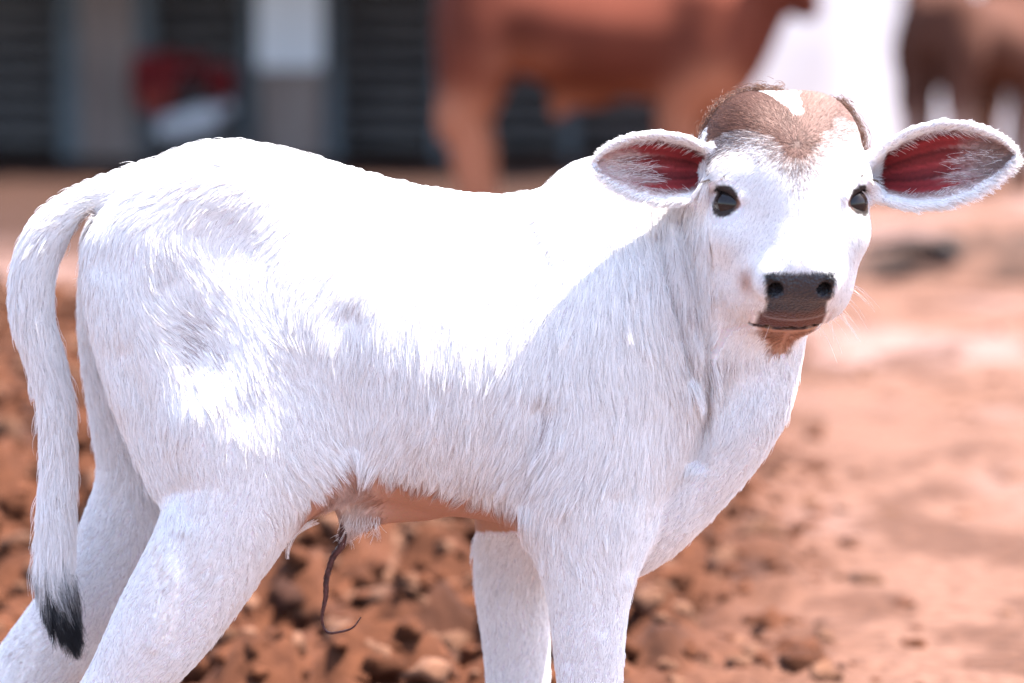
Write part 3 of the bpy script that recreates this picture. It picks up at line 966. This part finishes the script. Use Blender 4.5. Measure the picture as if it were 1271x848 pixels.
cc, bare, gloss, _x = paint(V, N, BX, BY, HL, is_head, EID, EU, EV)
me = mesh_np("calf_body", V, Q)
col4 = np.ones((len(V), 4), np.float32)
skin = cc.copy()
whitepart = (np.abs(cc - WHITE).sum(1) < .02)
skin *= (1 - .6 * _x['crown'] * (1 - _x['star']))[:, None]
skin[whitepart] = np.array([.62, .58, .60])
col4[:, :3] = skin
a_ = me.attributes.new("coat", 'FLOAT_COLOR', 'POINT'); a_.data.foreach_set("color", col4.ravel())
a_ = me.attributes.new("gloss", 'FLOAT', 'POINT'); a_.data.foreach_set("value", gloss.astype(np.float32))
MAT_SKIN = mat_attr("calf_skin", "coat")
calf = empty("calf", (0, 0, 0))
tag(calf, "young white calf with brown crown and ears tinted red as if backlit, looking at the camera", "calf")
body = link("body", me, MAT_SKIN, calf)

# eyes
m_eye, n_, l_, b_ = new_mat("calf_eye")
b_.inputs["Base Color"].default_value = (.016, .011, .010, 1)
b_.inputs["Roughness"].default_value = .06
b_.inputs["Specular IOR Level"].default_value = .28
for sg in (-1, 1):
    bm = bmesh.new()
    bmesh.ops.create_uvsphere(bm, u_segments=32, v_segments=20, radius=.0190)
    for v in bm.verts:                     # corneal bulge
        dirv = Vector(v.co).normalized()
        v.co += dirv * .002 * max(0, dirv.z) ** 6
    em = bpy.data.meshes.new("calf_eye"); bm.to_mesh(em); bm.free()
    for p in em.polygons: p.use_smooth = True
    eo = link("eye", em, m_eye, calf)
    eo.location = Vector(hd(sg * .0595, -.002, -.0375))
    out = Vector(.75 * sg * S_ + .1 * F_ + .65 * N_)
    eo.rotation_euler = out.to_track_quat('Z', 'Y').to_euler()

# umbilical cord: a tapering, twisted dry tube
def tube(name, pts, rad, mat, parent=None, seg=8, sub=6):
    P = []
    pts = [np.array(p, float) for p in pts]
    for i in range(len(pts) - 1):
        p0 = pts[max(i - 1, 0)]; p1 = pts[i]; p2 = pts[i + 1]; p3 = pts[min(i + 2, len(pts) - 1)]
        for j in range(sub):
            t = j / sub
            P.append((.5 * (2 * p1 + (p2 - p0) * t + (2 * p0 - 5 * p1 + 4 * p2 - p3) * t * t + (3 * p1 - p0 - 3 * p2 + p3) * t ** 3),
                      rad[i] + (rad[i + 1] - rad[i]) * t))
    P.append((pts[-1], rad[-1]))
    v, f = [], []
    for i, (p, r) in enumerate(P):
        d = P[min(i + 1, len(P) - 1)][0] - P[max(i - 1, 0)][0]
        d = d / (np.linalg.norm(d) + 1e-9)
        a = np.cross(d, [0.3, 1, 0.2]); a /= np.linalg.norm(a); b = np.cross(d, a)
        for j in range(seg):
            an = 2 * math.pi * j / seg + .25 * i
            rr = r * (1 + .18 * math.sin(3 * an + i * .7))
            v.append(p + rr * (math.cos(an) * a + math.sin(an) * b))
        if i:
            for j in range(seg):
                f.append((seg * (i - 1) + j, seg * (i - 1) + (j + 1) % seg, seg * i + (j + 1) % seg, seg * i + j))
    return link(name, mesh_np(name, np.array(v), np.array(f)), mat, parent)


MAT_BARK = mat_noise("dark_bark", (.015, .012, .012), (.04, .028, .024), 14, .9, .4)
BR = [(1072, 308), (1098, 303), (1130, 300), (1158, 303), (1176, 312), (1186, 328), (1190, 346)]
br_ = tube("bent_branch", [at(p[0], p[1], 7.95) for p in BR], [.016, .020, .024, .028, .032, .032, .026], MAT_BARK, None, 10)
tag(br_, "dark bent branch lying on the low earth bank at the right", "branch")
MAT_CORD = mat_noise("dried_cord", (.035, .012, .012), (.09, .03, .025), 160, .5, .3)
CORD = [(427, 645), (426, 662), (423, 678), (412, 695), (406, 715), (404, 740), (400, 768), (405, 784), (420, 785), (438, 779), (448, 766)]
CR = [5.2, 5.5, 4.8, 3.8, 3.8, 3.2, 1.8, 1.6, 1.5, 1.2, .7]
tube("umbilical_cord", [at(p[0], p[1], -.035) for p in CORD], [size(r, 0) for r in CR], MAT_CORD, calf)


# ------------------------------------------------------------------ fur
def ortho(d, n):
    d = d - n * (d * n).sum(1, keepdims=True)
    return d / (np.linalg.norm(d, axis=1, keepdims=True) + 1e-9)


# (px, py, direction right, direction down, length mm) lie of the coat seen from the side
GUIDE = np.array([
    (300, 185, -1, .15, 17), (240, 190, -1, .2, 20), (400, 205, -1, .3, 14), (500, 232, -1, .45, 12), (600, 245, -1, .5, 12), (690, 245, -.9, .6, 14), (740, 205, -1, .5, 15),
    (330, 280, -.7, .8, 17), (450, 320, -.5, 1, 16), (600, 340, -.3, 1, 17), (700, 340, -.2, 1, 20),
    (450, 450, -.12, 1, 22), (560, 480, -.1, 1, 26), (650, 480, -.12, 1, 27), (480, 560, -.2, 1, 26), (500, 610, -.25, 1, 20), (600, 610, -.3, .9, 22),
    (740, 420, -.04, 1, 29), (760, 550, -.1, 1, 27), (680, 600, -.45, .9, 30), (655, 650, -.5, .9, 28), (760, 640, 0, 1, 20),
    (800, 300, .05, 1, 26), (820, 380, .1, 1, 34), (870, 450, .16, 1, 34), (850, 530, .05, 1, 26), (940, 520, -.1, 1, 14), (900, 580, -.6, .8, 10), (830, 660, -.7, .7, 10), (960, 450, 0, 1, 12),
    (190, 230, -.9, .5, 20), (240, 250, -.6, .7, 19), (220, 320, .4, .8, 19), (230, 390, .8, .6, 22), (280, 420, .6, .8, 20), (140, 330, .05, 1, 20), (130, 400, .2, 1, 20),
    (170, 480, .35, 1, 21), (190, 560, .35, .9, 20), (300, 480, .3, 1, 17), (260, 560, .1, 1, 14), (350, 520, .25, 1, 17), (380, 580, .5, .85, 22), (420, 570, .5, .9, 24),
    (300, 640, -.4, .9, 11), (200, 760, -.5, .85, 8), (330, 640, .3, .9, 14), (150, 860, -.5, .8, 8), (110, 950, .1, 1, 8), (130, 1060, .1, 1, 8),
    (110, 640, -.4, .9, 10), (40, 780, -.7, .7, 8),
    (730, 700, 0, 1, 15), (680, 680, -.2, 1, 20), (730, 780, 0, 1, 9), (735, 900, 0, 1, 8), (738, 1050, 0, 1, 8), (640, 690, -.1, 1, 13), (640, 800, 0, 1, 9), (645, 950, 0, 1, 8),
    (600, 660, -.4, .9, 22), (440, 640, -.5, .9, 20)], float)
TP = np.array([at(*t[:3]) for t in TAIL])


def sample(V, Q, n, dens):
    """area-weighted random points on the mesh with density multiplier per vertex"""
    T = np.concatenate([Q[:, [0, 1, 2]], Q[:, [0, 2, 3]]])
    A = np.linalg.norm(np.cross(V[T[:, 1]] - V[T[:, 0]], V[T[:, 2]] - V[T[:, 0]]), axis=1)
    w = A * dens[T].mean(1)
    t = T[rng.choice(len(T), n, p=w / w.sum())]
    r1 = np.sqrt(rng.random(n)); r2 = rng.random(n)
    b = np.stack([1 - r1, r1 * (1 - r2), r1 * r2], 1)
    return t, b


def put(t, b, A):
    return (A[t] * b[:, :, None]).sum(1) if A.ndim == 2 else (A[t] * b).sum(1)


def comb(P, Nn, bx, by, H, ish, eid, eu, ev):
    """direction the coat lies and hair length at points"""
    n = len(P)
    D = np.zeros((n, 3)); L = np.zeros(n)
    for i in range(0, n, 20000):
        q = slice(i, i + 20000)
        d2 = (bx[q, None] - GUIDE[None, :, 0]) ** 2 + (by[q, None] - GUIDE[None, :, 1]) ** 2
        w = 1 / (d2 + 300.0) ** 2
        w /= w.sum(1, keepdims=True)
        D[q, 0] = w @ GUIDE[:, 2]; D[q, 2] = -(w @ GUIDE[:, 3]); L[q] = w @ GUIDE[:, 4] * .001
    # tail
    a, bb = TP[:-1], TP[1:]
    best = np.full(n, 9.0); td = np.zeros((n, 3)); tf = np.zeros(n)
    for i in range(len(a)):
        ab = bb[i] - a[i]
        t = np.clip(((P - a[i]) @ ab) / (ab @ ab), 0, 1)
        d = np.linalg.norm(P - a[i] - t[:, None] * ab, axis=1)
        m = d < best
        best[m] = d[m]; td[m] = ab / np.linalg.norm(ab); tf[m] = (i + t[m]) / len(a)
    tl = (best < .036) & (bx < 150) & (tf > .12) & (np.abs(P[:, 1] + .02) < .045) & (best < np.interp(tf, [.1, .4, 1], [.034, .030, .022]))
    D[tl] = td[tl] + .35 * Nn[tl]
    L[tl] = np.interp(tf[tl], [.1, .4, .7, .85, .95, 1], [.018, .024, .034, .048, .040, .026])
    # head: everything grows away from the whorl on the forehead
    W = np.array([.003, -.044])
    r = H[:, :2] - W
    rl = np.linalg.norm(r, axis=1) + 1e-6
    hdv = (r[:, :1] * S_ + r[:, 1:] * F_) / rl[:, None]
    low = sstep(-.02, .03, H[:, 1])[:, None]
    hdv = hdv * (1 - low) + (np.sign(H[:, :1]) * .35 * S_ + F_ * (-.15 + .9 * 0) - N_ * .5 + F_ * .8) * low
    D[ish] = hdv[ish]
    lh = np.interp(H[:, 1], [-.16, -.10, -.05, -.01, .04, .12], [.017, .013, .011, .0075, .006, .0045])
    lh = np.where(H[:, 2] < -.085, .012, lh)
    L[ish] = lh[ish]
    # ears
    for e, (Pe, uve) in enumerate(EARS):
        m = eid == e
        axd = Pe[-22] - Pe[22]; axd = axd / np.linalg.norm(axd)
        up = np.array([0, 0, 1.0])
        D[m] = axd * 1.0 - up * (ev[m] * .55)[:, None]
        rim = sstep(.72, .95, np.abs(ev[m]))
        L[m] = .0055 + .004 * rim * np.where(ev[m] > 0, 1.8, .3)
    return ortho(D, Nn), L, tl


def value3(P, s, seed):
    return fbm(P[:, 0] * s + P[:, 1] * s * .7, P[:, 2] * s - P[:, 1] * s * .5, 2, seed)


def grow(n, dens, nclump, name, mat, lift0=.20, lenmul=1.0, clump=.65, rad=.00030, seg=5, filt=None, jitter=.09, colmul=None):
    t, b = sample(V, Q, n, dens)
    P = put(t, b, V); Nn = put(t, b, N); Nn /= np.linalg.norm(Nn, axis=1, keepdims=True)
    bx, by = to_px(P); H = (P - HO) @ HM.T
    ish = (H[:, 1] > -.17) & (H[:, 2] > -.16) & (bx > 880) & (bx < 1100) & (by < 440)
    eid = EID[t[:, 0]]; eu = EU[t[:, 0]]; ev = EV[t[:, 0]]
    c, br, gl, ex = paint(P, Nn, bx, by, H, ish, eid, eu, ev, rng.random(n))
    keep = rng.random(n) > br * 1.02
    P, Nn, bx, by, H, ish, eid, eu, ev, c = [a[keep] for a in (P, Nn, bx, by, H, ish, eid, eu, ev, c)]
    n = len(P)
    D, L, tl = comb(P, Nn, bx, by, H, ish, eid, eu, ev)
    L = L * lenmul * rng.uniform(.7, 1.15, n)
    # wandering of the lie over the body + single-hair jitter
    side = np.cross(D, Nn)
    wv = (value3(P, 22, 11) - .37) * 1.1 + (value3(P, 75, 17) - .37) * .45
    quiet = np.where(ish | (eid >= 0), .3, 1.0)
    D = D + side * (wv * quiet + rng.normal(0, jitter, n))[:, None]
    D /= np.linalg.norm(D, axis=1, keepdims=True)
    lf = lift0 * rng.uniform(.1, 1.9, n) + .22 * np.clip(value3(P, 60, 23) - .42, 0, 1) * quiet
    lf = np.where(tl, lf + .15, lf)
    stray = (rng.random(n) < .02) & ~ish
    lf = np.where(stray, lf + rng.uniform(.2, .7, n), lf)
    T = np.linspace(0, 1, seg)
    # strands: rise off the skin and bend back to it
    X = P[:, None, :] + L[:, None, None] * (D[:, None, :] * T[None, :, None] + Nn[:, None, :] * (lf[:, None] * (T - .45 * T * T)[None])[:, :, None])
    X[:, :, 2] -= (L[:, None] * .10 * (T ** 2)[None])
    # clumping: neighbours lean into locks
    if nclump:
        from mathutils.kdtree import KDTree
        ci = rng.choice(n, nclump, replace=False)
        kd = KDTree(nclump)
        for i, j in enumerate(ci): kd.insert(P[j], i)
        kd.balance()
        idx = np.fromiter((kd.find(p)[1] for p in P), np.int64, n)
        ref = ci[idx]
        off = (X[ref] - P[ref][:, None]) * (L / np.maximum(L[ref], 1e-5))[:, None, None]
        near = np.linalg.norm(P - P[ref], axis=1)
        base = P[ref][:, None] * 1.0
        tgt = base + off
        ok = ((Nn * Nn[ref]).sum(1) > .6) & (near < .022)
        cw = clump * rng.uniform(.5, 1, n) * ok * np.where(ish, .55, 1)
        wgt = cw[:, None] * (T ** 1.3)[None]
        pull = tgt - X
        pull -= D[:, None] * (pull * D[:, None]).sum(2, keepdims=True) * .9      # lean sideways only: long parallel locks
        X = X + pull * wgt[:, :, None]
    # never dive below the skin of the root
    dep = ((X - P[:, None]) * Nn[:, None]).sum(2)
    X += np.clip(.0004 - dep, 0, None)[:, :, None] * Nn[:, None] * (T > 0)[None, :, None]
    X[:, 0] -= Nn * .0008
    c = c * (1.03 - .30 * rng.random(n) ** 3)[:, None]
    c = c * np.where(ish & (c[:, 2] < .35), rng.uniform(.55, 1.4, n), 1)[:, None]
    stain = value3(P, 16, 31)
    c = c * (1 - .16 * np.clip(stain - .45, 0, 1)[:, None] * np.array([.4, .8, 1.1]))
    hc = bpy.data.hair_curves.new(name)
    hc.add_curves([seg] * n)
    hc.attributes["position"].data.foreach_set("vector", X.astype(np.float32).ravel())
    R = (rad * (1 - .75 * T ** 1.5))[None] * rng.uniform(.7, 1.3, n)[:, None] * np.where(ish, .8, 1)[:, None]
    ra = hc.attributes.get("radius") or hc.attributes.new("radius", 'FLOAT', 'POINT')
    ra.data.foreach_set("value", R.astype(np.float32).ravel())
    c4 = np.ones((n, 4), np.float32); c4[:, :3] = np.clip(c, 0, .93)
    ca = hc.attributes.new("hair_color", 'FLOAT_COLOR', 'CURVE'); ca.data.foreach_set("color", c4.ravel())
    hc.materials.append(mat)
    o = bpy.data.objects.new(name, hc); COL.objects.link(o); o.parent = calf
    return o


m_fur, n_, l_, b_ = new_mat("calf_fur")
fa = n_.new("ShaderNodeAttribute"); fa.attribute_name = "hair_color"
l_.new(fa.outputs["Color"], b_.inputs["Base Color"])
b_.inputs["Roughness"].default_value = .55
b_.inputs["Specular IOR Level"].default_value = .25
tr = n_.new("ShaderNodeBsdfTranslucent"); l_.new(fa.outputs["Color"], tr.inputs[0])
ms = n_.new("ShaderNodeMixShader"); ms.inputs[0].default_value = .28
l_.new(b_.outputs[0], ms.inputs[1]); l_.new(tr.outputs[0], ms.inputs[2])
l_.new(ms.outputs[0], n_["Material Output"].inputs[0])

dens = np.ones(len(V))
dens[N[:, 1] > .35] = .35                                   # the far side is never seen closely
dens[BY > 870] = .4
dens[is_head] *= 2.6
dens[EID >= 0] *= 1.6
dens *= np.where(bare > .98, .02, 1)
fur = grow(FURN, dens, FURN // 34, "fur", m_fur, lift0=.11, lenmul=.88, rad=.00024, clump=.80)
tag(fur, kind="stuff")

# dark curls along the crown, eyelashes, whiskers, chin and belly wisps as further hair
def strands(name, S, R, C):
    """S: list of (k,3) arrays, R: list of radii arrays, C: list of colours"""
    hc = bpy.data.hair_curves.new(name)
    hc.add_curves([len(s) for s in S])
    hc.attributes["position"].data.foreach_set("vector", np.concatenate(S).astype(np.float32).ravel())
    ra = hc.attributes.get("radius") or hc.attributes.new("radius", 'FLOAT', 'POINT')
    ra.data.foreach_set("value", np.concatenate(R).astype(np.float32).ravel())
    c4 = np.ones((len(S), 4), np.float32); c4[:, :3] = np.array(C)
    ca = hc.attributes.new("hair_color", 'FLOAT_COLOR', 'CURVE'); ca.data.foreach_set("color", c4.ravel())
    hc.materials.append(m_fur)
    o = bpy.data.objects.new(name, hc); COL.objects.link(o); o.parent = calf
    tag(o, kind="stuff")
    return o


def surf_near(p):
    i = ((V - p) ** 2).sum(1).argmin()
    return V[i], N[i]


S, R, C = [], [], []
RIM = [(884, 190), (889, 172), (897, 158), (908, 146), (920, 136), (932, 128), (945, 122), (958, 119), (972, 116), (1038, 121), (1046, 126), (1054, 136), (1062, 147), (1070, 160), (1077, 172), (1083, 184)]
for a in range(len(RIM) - 1):
    if RIM[a + 1][0] - RIM[a][0] > 40: continue
    for lock in range(9):
        f_ = rng.random()
        px_ = RIM[a][0] * (1 - f_) + RIM[a + 1][0] * f_; py_ = RIM[a][1] * (1 - f_) + RIM[a + 1][1] * f_
        p0, n0 = surf_near(at(px_, py_ + 5, -.062 + .012 * rng.random()))
        sg = -1 if px_ < 1000 else 1
        d0 = ortho((sg * np.array([.5, 0, -.3]) + np.array([0, .1, .3]) + rng.normal(0, .45, 3))[None], n0[None])[0]
        lockL = rng.uniform(.45, 1.0); lift_ = rng.uniform(.3, .8)
        for h in range(26):
            q = p0 + rng.normal(0, .0036, 3)
            Ln = rng.uniform(.008, .0135) * lockL; tt_ = np.linspace(0, 1, 6)
            cur = rng.normal(.6, .5)
            pts = np.array([q + Ln * (d0 * t * .8 + n0 * lift_ * (t - .55 * t * t) + np.array([0, 0, -.35 * cur * t * t])) for t in tt_])
            S.append(pts); R.append(.00026 * (1 - .7 * tt_)); C.append(np.array([.13, .062, .042]) * rng.uniform(.5, 1.3))
strands("crown_curls", S, R, C)

S, R, C = [], [], []
for sg in (-1, 1):                                       # lashes on the upper lids
    for i in range(46):
        u = rng.random()
        p0, n0 = surf_near(hd(sg * (.084 - .022 * u), -.025 + .004 * u, -.032 + .012 * u))
        tt_ = np.linspace(0, 1, 5); Ln = rng.uniform(.007, .013)
        d0 = sg * S_ * (.85 - .6 * u) + N_ * .6 + F_ * .5 + rng.normal(0, .16, 3)
        S.append(np.array([p0 + Ln * (d0 * t + F_ * .30 * t * t) for t in tt_])); R.append(.00026 * (1 - .8 * tt_))
        C.append(np.array([.05, .035, .03]))
strands("eyelash", S, R, C)

S, R, C = [], [], []
for i in range(70):                                      # whiskers round the mouth
    sg = rng.choice([-1, 1])
    p0, n0 = surf_near(hd(sg * rng.uniform(.02, .05), rng.uniform(.055, .085), rng.uniform(-.125, -.07)))
    tt_ = np.linspace(0, 1, 7); Ln = rng.uniform(.012, .034)
    d0 = n0 + sg * S_ * .5 + rng.normal(0, .2, 3); d0 /= np.linalg.norm(d0)
    S.append(np.array([p0 + Ln * (d0 * t + np.array([0, 0, -.55]) * t * t) for t in tt_])); R.append(.00016 * (1 - .7 * tt_)); C.append([.75, .70, .70])
strands("whisker", S, R, C)

S, R, C = [], [], []
for i in range(16):                                      # curling white wisp behind the navel
    j = rng.normal(0, .0022, 3)
    path = [(392, 648), (378, 655), (366, 664), (359, 678), (357, 694)]
    S.append(np.array([at(x + rng.normal(0, 1.0), y, -.05) + j * (1 - .8 * k / 4) for k, (x, y) in enumerate(path)]))
    R.append(np.array([.0003, .0003, .00028, .0002, .0001])); C.append([.82, .80, .80])
for i in range(110):                                     # hairs hanging from the navel flap
    p0 = at(rng.uniform(425, 470), rng.uniform(632, 655), -.045)
    p0, n0 = surf_near(p0)
    tt_ = np.linspace(0, 1, 5); Ln = rng.uniform(.005, .016); jd = rng.normal(0, .35, 3)
    S.append(np.array([p0 + Ln * (n0 * .35 * t + np.array([-.15, 0, -.9]) * t + jd * t * t) for t in tt_])); R.append(.00028 * (1 - .7 * tt_)); C.append([.80, .77, .76])
strands("belly_tuft", S, R, C)

# long pale hairs inside the ears
S, R, C = [], [], []
for e, (Pe, uve) in enumerate(EARS):
    for i in range(620):
        edge_ = rng.random() < (.72 if e == 0 else .88)
        u = rng.uniform(.12, .92); v = (rng.choice([-1, 1], p=[.45, .55]) * rng.uniform(.72, .95)) if edge_ else rng.uniform(-.3, .7)
        if not edge_ : u = rng.uniform(.55, .92)
        j = ((uve - np.array([u, v])) ** 2).sum(1).argmin()
        p0 = Pe[j] + np.array([0, -.004, 0])
        jc = ((uve - np.array([min(u + .15, 1), v * .3])) ** 2).sum(1).argmin()
        axd = Pe[-22] - Pe[22]; axd /= np.linalg.norm(axd)
        if edge_:
            d0 = (Pe[jc] - Pe[j]); d0 /= np.linalg.norm(d0) + 1e-6; d0 = d0 * .8 + axd * .5
        else:
            d0 = -axd * 1.0 + np.array([0, 0, .3 - .5 * v])
        d0 = d0 + np.array([0, -.30, 0]) + rng.normal(0, .22, 3)
        d0 /= np.linalg.norm(d0)
        Ln = rng.uniform(.006, .014) * (1.0 if edge_ else 1.4); tt_ = np.linspace(0, 1, 5)
        S.append(np.array([p0 + Ln * (d0 * t + np.array([0, .30, -.10]) * t * t) for t in tt_])); R.append(.00020 * (1 - .7 * tt_)); C.append(np.array([.78, .72, .70]) * rng.uniform(.8, 1.05))
strands("ear_hair", S, R, C)

print("script seconds", round(time.time() - T0, 1))
